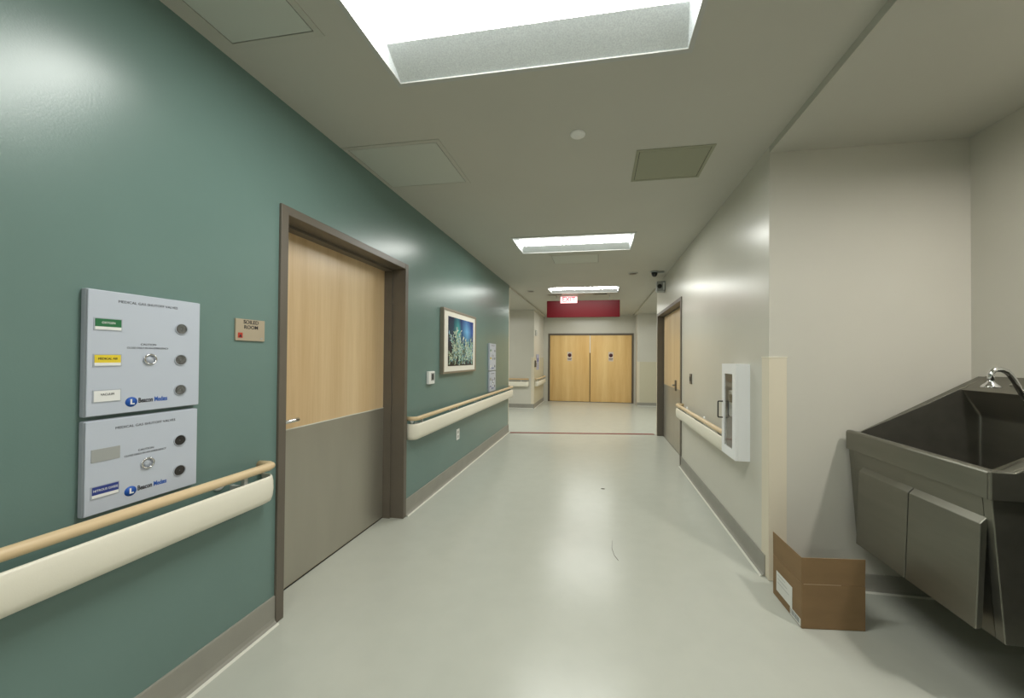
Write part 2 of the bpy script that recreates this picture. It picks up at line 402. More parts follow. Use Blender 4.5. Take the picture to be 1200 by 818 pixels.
# ---------------------------------------------------------------- ceiling hatches, grille, discs
def hatch(name, x0, x1, y0, y1, label, m1, m2, cat='ceiling panel', fw_=.028):
    t = thing(name, label, cat, ((x0+x1)/2, (y0+y1)/2, H))
    b = B()
    for q in ((x0, x1, y0, y0+fw_), (x0, x1, y1-fw_, y1), (x0, x0+fw_, y0+fw_, y1-fw_), (x1-fw_, x1, y0+fw_, y1-fw_)): b.box(*q, H-.004, H)
    b.build('frame', m1, t)
    g = fw_+.004
    b = B(); b.box(x0+g, x1-g, y0+g, y1-g, H-.0035, H-.0005); b.build('panel', m2, t)
    b = B(); b.box(x0+fw_, x1-fw_, y0+fw_, y1-fw_, H-.0004, H+.004); b.build('gap', M_dark, t)
    return t
hatch('access_hatch', -1.59, -1.14, .78, 1.365, 'painted access hatch nearest the viewpoint, beside the teal wall top', M_hatchf, M_hatch)
hatch('access_hatch', -1.645, -.98, 2.125, 2.705, 'pale access hatch above the left door, touching the teal wall', M_hatchf, M_hatch)
hatch('access_hatch', -.65, .02, 4.78, 5.24, 'faint access hatch right behind the second ceiling light', M_hatchf, M_hatch)
hatch('ceiling_grille', .236, .722, 2.435, 2.86, 'square olive grey ceiling grille right of centre', M_grille, M_grille, 'ceiling grille', .02)
b = B(); b.lathe([(.045, 0), (.045, .006), (.038, .011), (.001, .012)], (-.13, 2.205, H), (0, 0, -1)); tag(b.build('sprinkler_cap', M_white), 'small round white cap on the ceiling between first two lights', 'sprinkler')
def disc(x, y, z, label, r=.075):
    t = thing('ceiling_disc', label, 'ceiling fitting', (x, y, z))
    b = B(); b.lathe([(r, 0), (r, .008), (r*.8, .012), (.001, .012)], (x, y, z), (0, 0, -1)); b.build('ring', M_trim, t)
    b = B(); b.lathe([(r*.78, .0122), (r*.7, .017), (.001, .017)], (x, y, z), (0, 0, -1)); b.build('insert', M_frame, t)
disc(-1.35, 7.29, H, 'small round dark-centred ceiling fitting near the end of teal wall')
disc(.53, 5.95, H, 'small round dark-centred ceiling fitting left of the dome camera')
for x, lb in ((-.92, 'short dark ceiling slot, left of the two behind the farthest light'), (.03, 'short dark ceiling slot, right of the two behind the farthest light')):
    t = thing('slot_vent', lb, 'vent', (x, 7.80, H))
    b = B()
    for q in ((x-.16, x+.16, 7.74, 7.755), (x-.16, x+.16, 7.845, 7.86), (x-.16, x-.145, 7.755, 7.845), (x+.145, x+.16, 7.755, 7.845)): b.box(*q, H-.005, H)
    b.build('frame', M_hatchf, t)
    for k in range(4):
        b = B(); y = 7.762+k*.021; b.prism([(y, H-.005), (y+.004, H-.005), (y+.016, H+.004), (y+.012, H+.004)], x-.145, x+.145, lambda u, v, w_: (w_, u, v)); b.build('slat', M_hatchf, t)
    b = B(); b.box(x-.145, x+.145, 7.755, 7.845, H-.001, H-.0005); b.build('duct', M_dark, t)
t = thing('dome_camera', 'small dark dome camera on the ceiling near the right wall', 'camera', (.845, 5.88, H))
b = B(); b.lathe([(.06, 0), (.06, .012), (.05, .02), (.001, .02)], (.845, 5.88, H), (0, 0, -1)); b.build('mount', M_grey, t)
b = B(); b.lathe([(.045, .02), (.045, .04), (.038, .062), (.02, .08), (.001, .085)], (.845, 5.88, H), (0, 0, -1)); b.build('dome', M_darkgl, t)
b = B(); b.box(.895, .99, 5.86, 5.90, H-.03, H-.004); b.build('arm', M_grey, t, bev=.004)

# ---------------------------------------------------------------- handrails with bumper guards
def handrail(fr, s0, s1, label, n0=True, n1=True, zr=.848, gz=(.674, .803), dr=.081, dg=.10, wood_m=None, nb=None):
    f = FR[fr]
    t = thing('handrail', label, 'handrail', f((s0+s1)/2, 0, gz[0]), 'maple handrails with ivory bumper guards')
    b = B(fr); r = .019
    path = ([(s0+.02, .0, zr), (s0+.02, dr-.03, zr), (s0+.029, dr-.009, zr), (s0+.05, dr, zr)] if n0 else [(s0, dr, zr)]) + \
           ([(s1-.05, dr, zr), (s1-.029, dr-.009, zr), (s1-.02, dr-.03, zr), (s1-.02, .0, zr)] if n1 else [(s1, dr, zr)])
    b.tube(path, r); b.build('rail', wood_m or M_rail, t)
    z0, z1 = gz; h = z1-z0
    outer = [(dg-.026, z0), (dg-.010, z0+.07*h), (dg-.003, z0+.25*h), (dg, z0+.5*h), (dg-.001, z0+.75*h), (dg-.005, z0+.93*h), (dg-.009, z1)]
    inner = [(d_-.005, z) for d_, z in outer[::-1]]
    prof = outer+inner
    cd = dg-.065
    st = []                                   # list of (s, d) mappings along the sweep
    def ring(c, th, sgn): return [(c+sgn*(d_-cd)*math.sin(th), cd+(d_-cd)*math.cos(th), z) for d_, z in prof]
    rings = []
    if n0:
        rings.append([(s0+.065-(d_-cd), 0, z) for d_, z in prof])
        for k in range(6): rings.append(ring(s0+.065, math.pi/2*(1-k/5), -1))
    else: rings.append([(s0, d_, z) for d_, z in prof])
    if n1:
        for k in range(6): rings.append(ring(s1-.065, math.pi/2*k/5, 1))
        rings.append([(s1-.065+(d_-cd), 0, z) for d_, z in prof])
    else: rings.append([(s1, d_, z) for d_, z in prof])
    b = B(fr); idx = [[b.p(*q) for q in R_] for R_ in rings]; n = len(prof)
    for A, D in zip(idx, idx[1:]):
        for k in range(n): b.face((A[k], A[(k+1) % n], D[(k+1) % n], D[k]), k not in (len(outer)-1, n-1))
    b.face(idx[0][::-1]); b.face(idx[-1]); b.build('bumper_guard', M_guard, t)
    L = s1-s0; k = nb or max(2, int(L/.8)+1)
    for i in range(k):
        s = s0+.16+(L-.32)*i/(k-1)
        b = B(fr); b.box(s-.008, s+.008, dr-.022, dr-.004, z0+.03, zr-r+.003); b.box(s-.008, s+.008, 0, dr-.022, z0+.05, z1-.01)
        br = b.build('bracket', M_trim, t)
        b = B(); nv = Vector(f(0, 1, 0))-Vector(f(0, 0, 0))
        b.lathe([(.026, 0), (.026, .006), (.02, .009), (.001, .01)], f(s-.06, 0, z1+.012), nv, 16); b.build('wall_rose', M_white, br)
    return t
handrail('L', -3, 1.60, 'maple handrail over ivory bumper on teal wall, left of the door', False)
handrail('L', 2.985, 6.69, 'maple handrail over ivory bumper running past the framed picture', zr=.842, gz=(.655, .797))
handrail('R', 3.118, 4.90, 'short maple handrail over ivory bumper on right wall beside white cabinet', zr=.803, gz=(.645, .768))
handrail('LB', -4.6, -1.87, 'distant handrail facing the viewer beyond the left side passage', zr=.80, gz=(.59, .73), wood_m=M_railx)
handrail('LS', YB+.12, YF-.1, 'distant short handrail just left of the double doors', zr=.80, gz=(.59, .73))

# ---------------------------------------------------------------- corner guards and wall sheets
def cguard(label, c, sx, sy, z0, z1, w_=.10, th=.0025, m=M_cguard):
    """L-shaped guard: c is the corner; sx, sy = direction in which each wing runs along the walls"""
    x, y = c; W_ = w_
    t = thing('corner_guard', label, 'corner guard', (x, y, z0), 'cream corner guards')
    def bx_(xa, xb, yA, yB, za, zb, nm, mm):
        b = B(); b.box(min(xa, xb), max(xa, xb), min(yA, yB), max(yA, yB), za, zb); b.build(nm, mm, t)
    bx_(x-sx*th, x+sx*W_, y-sy*th, y-sy*.0002, z0, z1, 'wing', m)
    bx_(x-sx*th, x-sx*.0002, y-sy*.0001, y+sy*W_, z0, z1, 'wing', m)
    bx_(x-sx*.005, x+sx*(W_+.003), y-sy*.005, y-sy*.0002, z1, z1+.006, 'cap', M_guard)
    bx_(x-sx*.005, x-sx*.0002, y-sy*.0001, y+sy*(W_+.003), z1, z1+.006, 'cap', M_guard)
    return t
cguard('wide cream corner guard behind the cardboard box, left of the steel sink', (WR, YA), 1, 1, .005, 1.397)
cguard('cream corner guard on the far end of the right wall past the maple door', (WR, YR), 1, -1, .005, 1.30, .05)
cguard('cream corner guard at the far end of the teal wall', (WL, YL), -1, -1, .15, 2.68, .028)
cguard('cream corner guard on the wall block by the two distant handrails', (XLB, YB), -1, 1, .12, 1.39, .07)
b = B('RB'); b.box(XRB+.075, 3.9, 0, .006, .10, 1.287); struct(b.build('trim_1', M_wains), 'cream wall sheet on the lower far right wall')
cguard('cream corner guard just right of the double doors', (XRB, YRB), 1, 1, .10, 1.287, .07)
b = B('LS'); b.box(YB+.075, YF-.02, 0, .006, .12, 1.39); struct(b.build('trim_2', M_wains), 'cream wall sheet on the wall left of the double doors')

# ---------------------------------------------------------------- gas valve boxes on the teal wall
YV, RGT, UPV = (0, 1, 0), (0, 1, 0), (0, 0, 1)
def valve_box(y0, y1, z0, z1, label, rows, gauges, knob, top_txt, caut, logo, gm):
    t = thing('valve_box', label, 'valve box', (WL, (y0+y1)/2, z0), 'gas valve boxes on the teal wall')
    b = B('L'); b.box(y0, y1, 0, .022, z0, z1); b.build('box_side', M_panel_edge, t, bev=.004)
    b = B('L'); b.box(y0+.002, y1-.002, .022, .027, z0+.002, z1-.002); b.build('cover', M_panel, t, bev=.002)
    X = WL+.0272
    for (z, m_, txt, tm, m2) in rows:
        a0, a1 = y0+.019, y0+.086
        b = B('L'); b.box(a0-.003, a1+.003, .0265, .0285, z-.021, z+.021); pl = b.build('name_plate', M_grey if m_ is None else M_panel_edge, t)
        if m_ is None: continue
        tag(pl, '%s name plate' % {M_green: 'green', M_yellow: 'yellow', M_white: 'white', M_blue2: 'navy blue'}[m_])
        b = B('L'); b.box(a0, a1, .0285, .0295, z-.008, z+.018); b.build('plate_band', m_, pl)
        b = B('L'); b.box(a0, a1, .0285, .0295, z-.018, z-.008); b.build('plate_strip', M_white, pl)
        if txt: text(txt, .0105, (WL+.0298, (a0+a1)/2, z+.005), RGT, UPV, tm, pl, depth=.0003, sx=.8)
    for s, z in gauges:
        b = B(); c = (WL+.027, y0+s, z)
        b.lathe([(.022, 0), (.022, .003), (.0195, .0032), (.0190, .0006), (.022, .0002)], c, (1, 0, 0)); g = b.build('gauge', M_panel_edge, t)
        b = B(); b.lathe([(.0191, .0008), (.001, .0008)], c, (1, 0, 0)); b.build('gauge_face', gm, g)
    s, z = knob; c = (WL+.027, y0+s, z)
    b = B(); ring = [(c[0]+.004, c[1]+.0175*math.cos(2*math.pi*k/20), c[2]+.0175*math.sin(2*math.pi*k/20)) for k in range(21)]
    b.tube(ring, .0032, 8, False); g = b.build('pull_ring', M_chrome, t)
    b = B(); b.lathe([(.013, 0), (.013, .0015), (.001, .0016)], c, (1, 0, 0)); b.build('pull_disc', M_panel, g)
    (s, z, txt) = top_txt; text(txt, .0125, (X, y0+s, z), RGT, UPV, M_black, t, depth=.0003)
    (s, z) = caut; text('CAUTION', .0105, (X, y0+s, z+.013), RGT, UPV, M_black, t, depth=.0003); text('CLOSE ONLY IN AN EMERGENCY', .0095, (X, y0+s, z), RGT, UPV, M_black, t, depth=.0003, sx=.88)
    (s, z) = logo
    b = B(); b.lathe([(.017, 0), (.017, .001), (.001, .001)], (WL+.027, y0+s, z), (1, 0, 0)); em = b.build('emblem', M_blue, t)
    b = B('L'); b.box(y0+s-.003, y0+s+.002, .028, .0286, z-.009, z+.010); b.box(y0+s+.002, y0+s+.009, .028, .0286, z-.009, z-.005); b.build('emblem_mark', M_white, em)
    text('Beacon', .024, (X, y0+s+.020, z+.002), RGT, UPV, M_black, t, align='LEFT', depth=.0004, bold=.0006, sx=.62)
    text('Med\u00e6s', .024, (X, y0+s+.068, z+.002), RGT, UPV, M_blue, t, align='LEFT', depth=.0004, bold=.0006, sx=.62)
    return t
y0 = .932
v1 = valve_box(y0, 1.274, 1.181, 1.600, 'pale valve box with three gauges and a yellow plate, upper near one',
    [(1.486, M_green, 'OXYGEN', M_white, 0), (1.366, M_yellow, 'MEDICAL AIR', M_black, 0), (1.247, M_white, 'VACUUM', M_black, 0)],
    [(.272, 1.487), (.271, 1.366), (.271, 1.248)], (.170, 1.369), (.168, 1.567, 'MEDICAL GAS SHUTOFF VALVES'), (.166, 1.409), (.118, 1.219), M_gauge)
v2 = valve_box(y0, 1.270, .858, 1.168, 'pale valve box with two dark gauges and navy plate, just above the handrail',
    [(1.052, None, '', None, 0), (.932, M_blue2, 'NITROUS OXIDE', M_white, 0)],
    [(.273, 1.050), (.273, .932)], (.168, .991), (.166, 1.134, 'MEDICAL GAS SHUTOFF VALVES'), (.164, 1.030), (.120, .905), M_gauge2)
dup(v1, None, (0, 4.45, 0), 'distant upper valve box right of the framed picture')
dup(v2, None, (0, 4.45, 0), 'distant lower valve box right of the framed picture')

# ---------------------------------------------------------------- room sign, thermostat, outlet, picture
t = thing('room_sign', 'small tan room sign with black lettering left of the left door', 'sign', (WL, 1.515, 1.455))
b = B('L'); b.box(1.441, 1.590, 0, .008, 1.455, 1.557); b.build('plate', M_sign, t, bev=.0015)
text('SOILED\nROOM', .024, (WL+.0085, 1.517, 1.531), RGT, UPV, M_black, t, depth=.0004, bold=.0003)
b = B('L'); b.box(1.452, 1.474, .008, .009, 1.468, 1.492); em = b.build('red_symbol', M_red, t)
b = B('L'); b.prism([(1.456, 1.472), (1.470, 1.472), (1.463, 1.486)], .009, .0095, lambda u, v, w_: (u, w_, v)); b.build('symbol_mark', M_black, em)
b = B('L'); b.box(1.566, 1.578, .008, .0088, 1.466, 1.471); b.build('corner_mark', M_grey, t)

t = thing('thermostat', 'small white thermostat with a dark screen right of the left door', 'thermostat', (WL, 3.42, 1.115))
b = B('L'); b.box(3.36, 3.49, 0, .028, 1.118, 1.243); b.build('case', M_white, t, bev=.005)
b = B('L'); b.box(3.405, 3.475, .028, .0295, 1.150, 1.226); b.build('screen', M_grey, t)
b = B('L'); b.box(3.418, 3.462, .0295, .0302, 1.160, 1.217); b.build('display', M_dark, t)

t = thing('wall_outlet', 'white outlet plate low on the teal wall under the second handrail', 'outlet', (WL, 4.185, .40))
b = B('L'); b.box(4.140, 4.230, 0, .006, .402, .53); b.build('plate', M_white, t, bev=.002)
for z in (.44, .492):
    b = B('L'); b.box(4.165, 4.205, .006, .0075, z-.016, z+.016); b.build('socket', M_trim, t, bev=.001)

# framed print: teal leaves against blue light beams
PY0, PY1, PZ0, PZ1, PD = 3.665, 4.705, 1.205, 1.915, .04
t = thing('framed_picture', 'framed print of pale leafy stems against blue beams on the teal wall', 'picture', (WL, (PY0+PY1)/2, PZ0))
b = B('L'); e = .022
for q in ((PY0, PY1, PZ0, PZ0+e), (PY0, PY1, PZ1-e, PZ1), (PY0, PY0+e, PZ0+e, PZ1-e), (PY1-e, PY1, PZ0+e, PZ1-e)): b.box(q[0], q[1], 0, PD, q[2], q[3])
b.build('frame', M_aframe, t)
b = B('L'); b.box(PY0+e, PY1-e, .01, PD-.008, PZ0+e, PZ1-e); b.build('mat_board', M_mat, t)
IY0, IY1, IZ0, IZ1 = 3.80, 4.61, 1.285, 1.835
def art_mat():
    M = bpy.data.materials.new('art_print_ink'); M.use_nodes = True; nt = M.node_tree; bs = nt.nodes['Principled BSDF']; bs.inputs['Roughness'].default_value = .25
    tc = nt.nodes.new('ShaderNodeTexCoord'); sp = nt.nodes.new('ShaderNodeSeparateXYZ'); nt.links.new(tc.outputs['Generated'], sp.inputs[0])
    def ramp(src, els):
        r = nt.nodes.new('ShaderNodeValToRGB'); nt.links.new(src, r.inputs[0])
        while len(r.color_ramp.elements) < len(els): r.color_ramp.elements.new(.5)
        for e_, (p_, c_) in zip(r.color_ramp.elements, els): e_.position = p_; e_.color = c_
        return r
    # light beams across, slanting slightly
    ad = nt.nodes.new('ShaderNodeMath'); ad.operation = 'MULTIPLY_ADD'; ad.inputs[1].default_value = .12; nt.links.new(sp.outputs['Z'], ad.inputs[0]); nt.links.new(sp.outputs['Y'], ad.inputs[2])
    beams = ramp(ad.outputs[0], [(0, rgb(30, 32, 62)), (.28, rgb(35, 70, 90)), (.46, rgb(70, 170, 165)), (.58, rgb(40, 75, 125)), (.80, rgb(110, 180, 225)), (1, rgb(50, 90, 160))])
    vert = ramp(sp.outputs['Z'], [(0, (.02, .03, .05, 1)), (.4, (.25, .35, .40, 1)), (.75, (1, 1, 1, 1)), (1, (.35, .35, .55, 1))])
    mx = nt.nodes.new('ShaderNodeMix'); mx.data_type = 'RGBA'; mx.blend_type = 'MULTIPLY'; mx.inputs[0].default_value = 1
    nt.links.new(beams.outputs[0], mx.inputs[6]); nt.links.new(vert.outputs[0], mx.inputs[7]); nt.links.new(mx.outputs[2], bs.inputs['Base Color'])
    return M
b = B('L'); b.box(IY0, IY1, PD-.008, PD-.0065, IZ0, IZ1); pr = b.build('print', art_mat(), t)
inks = [mat('leaf_ink_%d' % i, c, .4) for i, c in enumerate((rgb(196, 205, 180), rgb(120, 165, 150), rgb(60, 105, 105), rgb(150, 185, 205), rgb(95, 105, 70)))]
lb = [B('L') for _ in inks]
def inside(s, z): return IY0+.005 < s < IY1-.005 and IZ0+.005 < z < IZ1-.01
lay = 0
for st_i in range(60):
    s = random.uniform(IY0+.01, IY1-.01); z = IZ0+random.uniform(-.02, .10); ang = random.gauss(.15, .45)
    top = IZ0+(.40-.16*abs((s-IY0)/(IY1-IY0)-.3))*random.uniform(.55, 1.08); k = random.choice((0, 0, 1, 1, 2, 3, 4))
    while z < top:
        ang += random.gauss(-.02, .12); L0 = .022
        s2, z2 = s+math.sin(ang)*L0, z+math.cos(ang)*L0; lay += 1; dd = PD-.0062+lay*2e-7
        q = [(s-.0022, z), (s+.0022, z), (s2+.0018, z2), (s2-.0018, z2)]
        if all(inside(*u) for u in q): lb[random.choice((1, 4, 2))].quad(*[(u[0], dd, u[1]) for u in q])
        for sg in (-1, 1):
            if random.random() < .22: continue
            L_ = random.uniform(.022, .052); a_ = ang+sg*random.uniform(.3, 1.2); ds, dz = math.sin(a_), math.cos(a_); wv = L_*random.uniform(.14, .24)
            q = [(s2, z2), (s2+ds*L_*.35-dz*wv, z2+dz*L_*.35+ds*wv), (s2+ds*L_*.7-dz*wv*.6, z2+dz*L_*.7+ds*wv*.6), (s2+ds*L_, z2+dz*L_),
                 (s2+ds*L_*.7+dz*wv*.6, z2+dz*L_*.7-ds*wv*.6), (s2+ds*L_*.35+dz*wv, z2+dz*L_*.35-ds*wv)]
            if all(inside(*u) for u in q):
                lay += 1; lb[k if random.random() < .6 else random.randrange(5)].quad(*[(u[0], PD-.0061+lay*2e-7, u[1]) for u in q])
        s, z = s2, z2
for L_, m_ in zip(lb, inks):
    if L_.f: L_.build('printed_leaves', m_, pr)['kind'] = 'stuff'

# ---------------------------------------------------------------- far signs, readers and notices
t = thing('hanging_sign', 'blank crimson sign board hanging from the corridor ceiling', 'sign', (-.337, 7.95, 2.262))
b = B(); b.box(-1.114, .443, 7.93, 7.97, 2.262, 2.622); b.build('board', M_crimson, t, bev=.004)
for x in (-.9, .23):
    b = B(); b.tube([(x, 7.95, 2.62), (x, 7.95, H)], .006, 8); b.build('hanger', M_trim, t)
t = thing('exit_sign', 'glowing pink and red exit sign close in front of the crimson board', 'exit sign', (-.635, 7.905, 2.555))
b = B(); b.box(-.815, -.455, 7.892, 7.918, 2.565, 2.705); b.build('panel', M_exit, t, bev=.004)
b = B(); b.box(-.74, -.53, 7.885, 7.925, 2.705, 2.73); b.build('mount', M_white, t)
text('EXIT', .145, (-.635, 7.8915, 2.637), (1, 0, 0), UPV, M_exitr, t, depth=.001, bold=.002, sx=.95)

t = thing('alarm_box', 'small grey alarm box with dark round grille high by the right door', 'alarm', (WR, 6.25, 2.47))
b = B('R'); b.box(6.20, 6.33, 0, .13, 2.475, 2.645); b.build('case', M_grey, t, bev=.008)
b = B(); b.lathe([(.001, .001), (.036, .001), (.034, .005), (.001, .004)], (WR-.085, 6.20, 2.56), (0, -1, 0), 16); b.build('grille', M_dark, t)
b = B('R'); b.box(6.199, 6.2, .005, .035, 2.50, 2.62); b.build('flash_lens', M_white, t)
t = thing('switch_plate', 'small dark plate on right wall between maple door and white cabinet', 'switch', (WR, 4.487, 1.095))
b = B('R'); b.box(4.45, 4.525, 0, .012, 1.095, 1.212); b.build('plate', M_frame, t, bev=.003)
b = B('R'); b.box(4.475, 4.50, .012, .018, 1.125, 1.18); b.build('rocker', M_dark, t, bev=.002)

t = thing('card_reader', 'tiny dark card reader on the wall left of the double doors', 'card reader', FR['LS'](10.08, 0, 1.14))
b = B('LS'); b.box(9.99, 10.15, .006, .04, 1.13, 1.31); b.build('case', M_frame, t, bev=.006)
b = B('LS'); b.box(10.03, 10.11, .04, .043, 1.24, 1.28); b.build('light_bar', M_grey, t)
t = thing('posted_notice', 'lilac posted notice on the wall left of the double doors', 'notice', FR['LS'](10.45, 0, 1.04))
b = B('LS'); b.box(10.28, 10.72, .006, .012, 1.04, 1.48); b.build('sheet', M_lilac, t)
b = B('LS'); b.box(10.40, 10.60, .012, .0128, 1.27, 1.38); b.build('sheet_emblem', M_blue2, t)
for z in (1.10, 1.15, 1.20):
    b = B('LS'); b.box(10.34, 10.66, .012, .0126, z, z+.015); b.build('sheet_line', M_grey, t)
t = thing('wall_sensor', 'small pale curved sensor high on the wall left of the double doors', 'sensor', FR['LS'](10.2, 0, 2.02))
b = B('LS'); b.box(10.10, 10.25, 0, .03, 2.0, 2.16); b.build('case', M_trim, t, bev=.012)
b = B('LS'); b.box(10.14, 10.21, .03, .034, 2.04, 2.09); b.build('eye', M_grey, t)

# ---------------------------------------------------------------- white cabinet with defibrillator
AX0, AX1, AY0, AY1, AZ0, AZ1 = .963, WR, 2.812, 3.105, .662, 1.350
t = thing('wall_cabinet', 'white wall cabinet with a narrow glass door on the right wall', 'cabinet', (WR, (AY0+AY1)/2, AZ0))
b = B(); th = .004
b.box(AX0+.016, AX1, AY0, AY0+th, AZ0, AZ1); b.box(AX0+.016, AX1, AY1-th, AY1, AZ0, AZ1); b.box(AX0+.016, AX1, AY0+th, AY1-th, AZ0, AZ0+th); b.box(AX0+.016, AX1, AY0+th, AY1-th, AZ1-th, AZ1)
b.build('body', M_aed, t)
b = B(); b.box(AX1-.006, AX1-.001, AY0+th, AY1-th, AZ0+th, AZ1-th); b.build('liner', M_aedin, t)
b = B(); wy0, wy1, wz0, wz1 = 2.876, 3.048, .728, 1.275
for q in ((AY0, wy0, AZ0, AZ1), (wy1, AY1, AZ0, AZ1), (wy0, wy1, AZ0, wz0), (wy0, wy1, wz1, AZ1)): b.box(AX0, AX0+.015, *q)
dr = b.build('door', M_aed, t)
b = B(); b.box(AX0+.004, AX0+.008, wy0+.0005, wy1-.0005, wz0+.0005, wz1-.0005); b.build('window', M_glass, dr)
b = B(); b.tube([(AX0, 3.085, 1.055), (AX0-.030, 3.085, 1.055), (AX0-.034, 3.085, 1.05), (AX0-.034, 3.085, .935), (AX0-.030, 3.085, .93), (AX0, 3.085, .93)], .0055, 10); b.build('handle', M_dark, dr)
t2 = thing('defibrillator', 'pale device standing inside the white wall cabinet', 'medical device', (1.02, 2.96, .666))
b = B(); b.box(.99, 1.05, 2.885, 3.035, .95, 1.15); b.build('case', M_white, t2, bev=.012)
b = B(); b.tube([(1.02, 2.90, 1.145), (1.02, 2.90, 1.19), (1.02, 3.02, 1.19), (1.02, 3.02, 1.145)], .009, 8); b.build('carry_handle', M_grey, t2)
b = B(); b.box(.988, .990, 2.91, 3.01, 1.06, 1.12); b.build('screen', M_darkgl, t2)
b = B(); b.box(.985, 1.053, 2.83, 3.09, .945, .950); b.box(.985, 1.053, 2.87, 2.875, .667, .945); b.box(.985, 1.053, 3.045, 3.05, .667, .945); b.build('stand', mat('stand_wire', (.30, .22, .20), .5), t2)

# ---------------------------------------------------------------- stainless scrub sink
SY0, SY1 = 1.665, 2.475
t = thing('scrub_sink', 'stainless wall-hung scrub sink with sloping sides in the right alcove', 'sink', (1.8, 2.07, .31))
side = [(1.540, .962), (2.134, 1.298), (2.134, .315), (1.520, .315), (1.478, .86), (1.478, .962)]
for a, c in ((SY0, SY0+.036), (SY1-.042, SY1)):
    b = B(); b.prism(side, a, c, lambda u, v, w_: (u, w_, v)); b.build('side_panel', M_steel, t, bev=.003)
b = B(); b.prism([(1.463, .858), (1.463, .967), (1.545, .966), (2.134, 1.300), (2.134, .858)], SY0-.014, SY0-.0002, lambda u, v, w_: (u, w_, v)); b.build('side_skirt', M_steel, t, bev=.004)
b = B(); b.prism([(1.463, .858), (1.463, .958), (1.468, .966), (1.476, .969), (1.500, .967), (1.506, .960), (1.506, .858)], SY0, SY1, lambda u, v, w_: (u, w_, v)); b.build('front_apron', M_steel, t, bev=.002)
b = B(); b.prism([(1.4785, .857), (1.500, .857), (1.542, .316), (1.5205, .316)], SY0+.0365, SY1-.0425, lambda u, v, w_: (u, w_, v)); b.build('front_panel', M_steel, t)
# basin: one folded sheet with rounded corners
poly = [(1.5065, .960), (1.535, .62), (2.105, .60), (2.108, 1.082), (2.020, 1.222), (2.133, 1.300)]
ya_, yb_ = SY0+.037, SY1-.043
b = B()
A = [b.p(x, ya_, z) for x, z in poly]; D = [b.p(x, yb_, z) for x, z in poly]
for i in range(len(poly)-1): b.face((A[i], D[i], D[i+1], A[i+1]))
b.face([A[i] for i in (0, 1, 2, 3, 4)]); b.face([D[i] for i in (4, 3, 2, 1, 0)])
bs = b.build('basin', M_steelin, t, bev=.014, seg=3)
b = B(); b.box(1.545, 2.133, SY0+.0365, SY1-.0425, .316, .322); b.build('bottom_pan', M_steel, t)
b = B(); b.lathe([(.001, 0), (.045, 0), (.045, .004), (.03, .002), (.001, .001)], (1.82, 2.07, .613), (0, 0, 1)); b.build('drain', M_chrome, t)
for a, c in ((1.690, 2.022), (2.028, 2.362)):
    b = B(); b.prism([(1.462, .754), (1.489, .784), (1.468, .352), (1.446, .346)], a, c, lambda u, v, w_: (u, w_, v)); k = b.build('knee_panel', M_steel, t, bev=.003)
    b = B(); b.box(1.47, 1.505, a+.08, a+.11, .72, .75); b.box(1.47, 1.505, c-.11, c-.08, .72, .75); b.build('hinge', M_dark, k)
# faucet
fy = 2.0
path = [(2.07, 1.12), (2.02, 1.125), (1.955, 1.15), (1.92, 1.19), (1.90, 1.225), (1.862, 1.30), (1.849, 1.322), (1.836, 1.337), (1.815, 1.346), (1.793, 1.347), (1.779, 1.338), (1.774, 1.322), (1.774, 1.295)]
b = B(); b.tube([(x, fy, z) for x, z in path], .0115, 14); fc = b.build('faucet', M_chrome, t)
b = B(); b.lathe([(.010, .0), (.011, -.006), (.014, -.012), (.031, -.030), (.033, -.036), (.001, -.038)], (1.774, fy, 1.300), (0, 0, 1)); b.build('spray_head', M_chrome, fc)
b = B(); b.lathe([(.001, -.012), (.022, -.012), (.022, 0), (.014, .012), (.001, .012)], (2.055, fy, 1.121), (-1, 0, 0)); b.build('collar', M_chrome, fc)
sd = Vector((.113, 0, .078)).normalized(); sn = Vector((-sd.z, 0, sd.x)); o_ = Vector((2.05, 0, 1.243))
b = B(lambda s, d, z: tuple(o_+sd*z+sn*d+Vector((0, s, 0)))); b.box(1.97, 2.15, .0005, .005, .01, .075); b.build('sensor_plate', mat('pale_sensor_window', (.40, .45, .47), .2), t, bev=.001)
b = B(lambda s, d, z: tuple(o_+sd*z+sn*d+Vector((0, s, 0)))); b.lathe([(.001, 0), (.008, 0), (.008, .006), (.001, .007)], (2.24, 0, .035), (0, 1, 0), 12); b.build('knob', M_brushed, t)

t['group'] = 'stainless scrub sinks in the alcove'
dup(t, None, (0, -1.03, 0), 'matching stainless scrub sink nearer the viewpoint, past the right picture edge')

# ---------------------------------------------------------------- cardboard box on the floor
P0, P1, P2 = Vector((1.040, 2.103)), Vector((1.352, 2.137)), Vector((1.030, 2.394)); P3 = P1+(P2-P0)
t = thing('cardboard_box', 'open brown cardboard box with raised flaps standing on the floor by the sink', 'box', (1.19, 2.26, 0))
def card(a, c, z0, z1, name, m_=M_card, off=.004, tilt=0, parent=None, bevel=.0008):
    dv = (c-a).normalized(); nv = Vector((-dv.y, dv.x)); hh = z1-z0
    b = B(); q = [a, c, c+nv*off, a+nv*off]
    lo = [b.p(u.x, u.y, z0) for u in q]; hi = [b.p(u.x+nv.x*tilt, u.y+nv.y*tilt, z1) for u in q]
    b.face(lo); b.face(hi[::-1])
    for i in range(4): b.face((lo[i], lo[(i+1) % 4], hi[(i+1) % 4], hi[i]))
    return b.build(name, m_, parent or t, bev=bevel)
eps = Vector((.0005, .0005))
card(P0, P1, .002, .228, 'front_side')
ls = card(P2, P0, .002, .228, 'left_side')
card(P1+(P3-P1)*.02, P3, .002, .215, 'right_side'); card(P3, P2, .002, .20, 'back_side')
card(P0, P1-(P1-P0)*.005, .230, .366, 'front_flap', tilt=-.004)
card(P2, P0, .230, .364, 'left_flap', tilt=-.002)
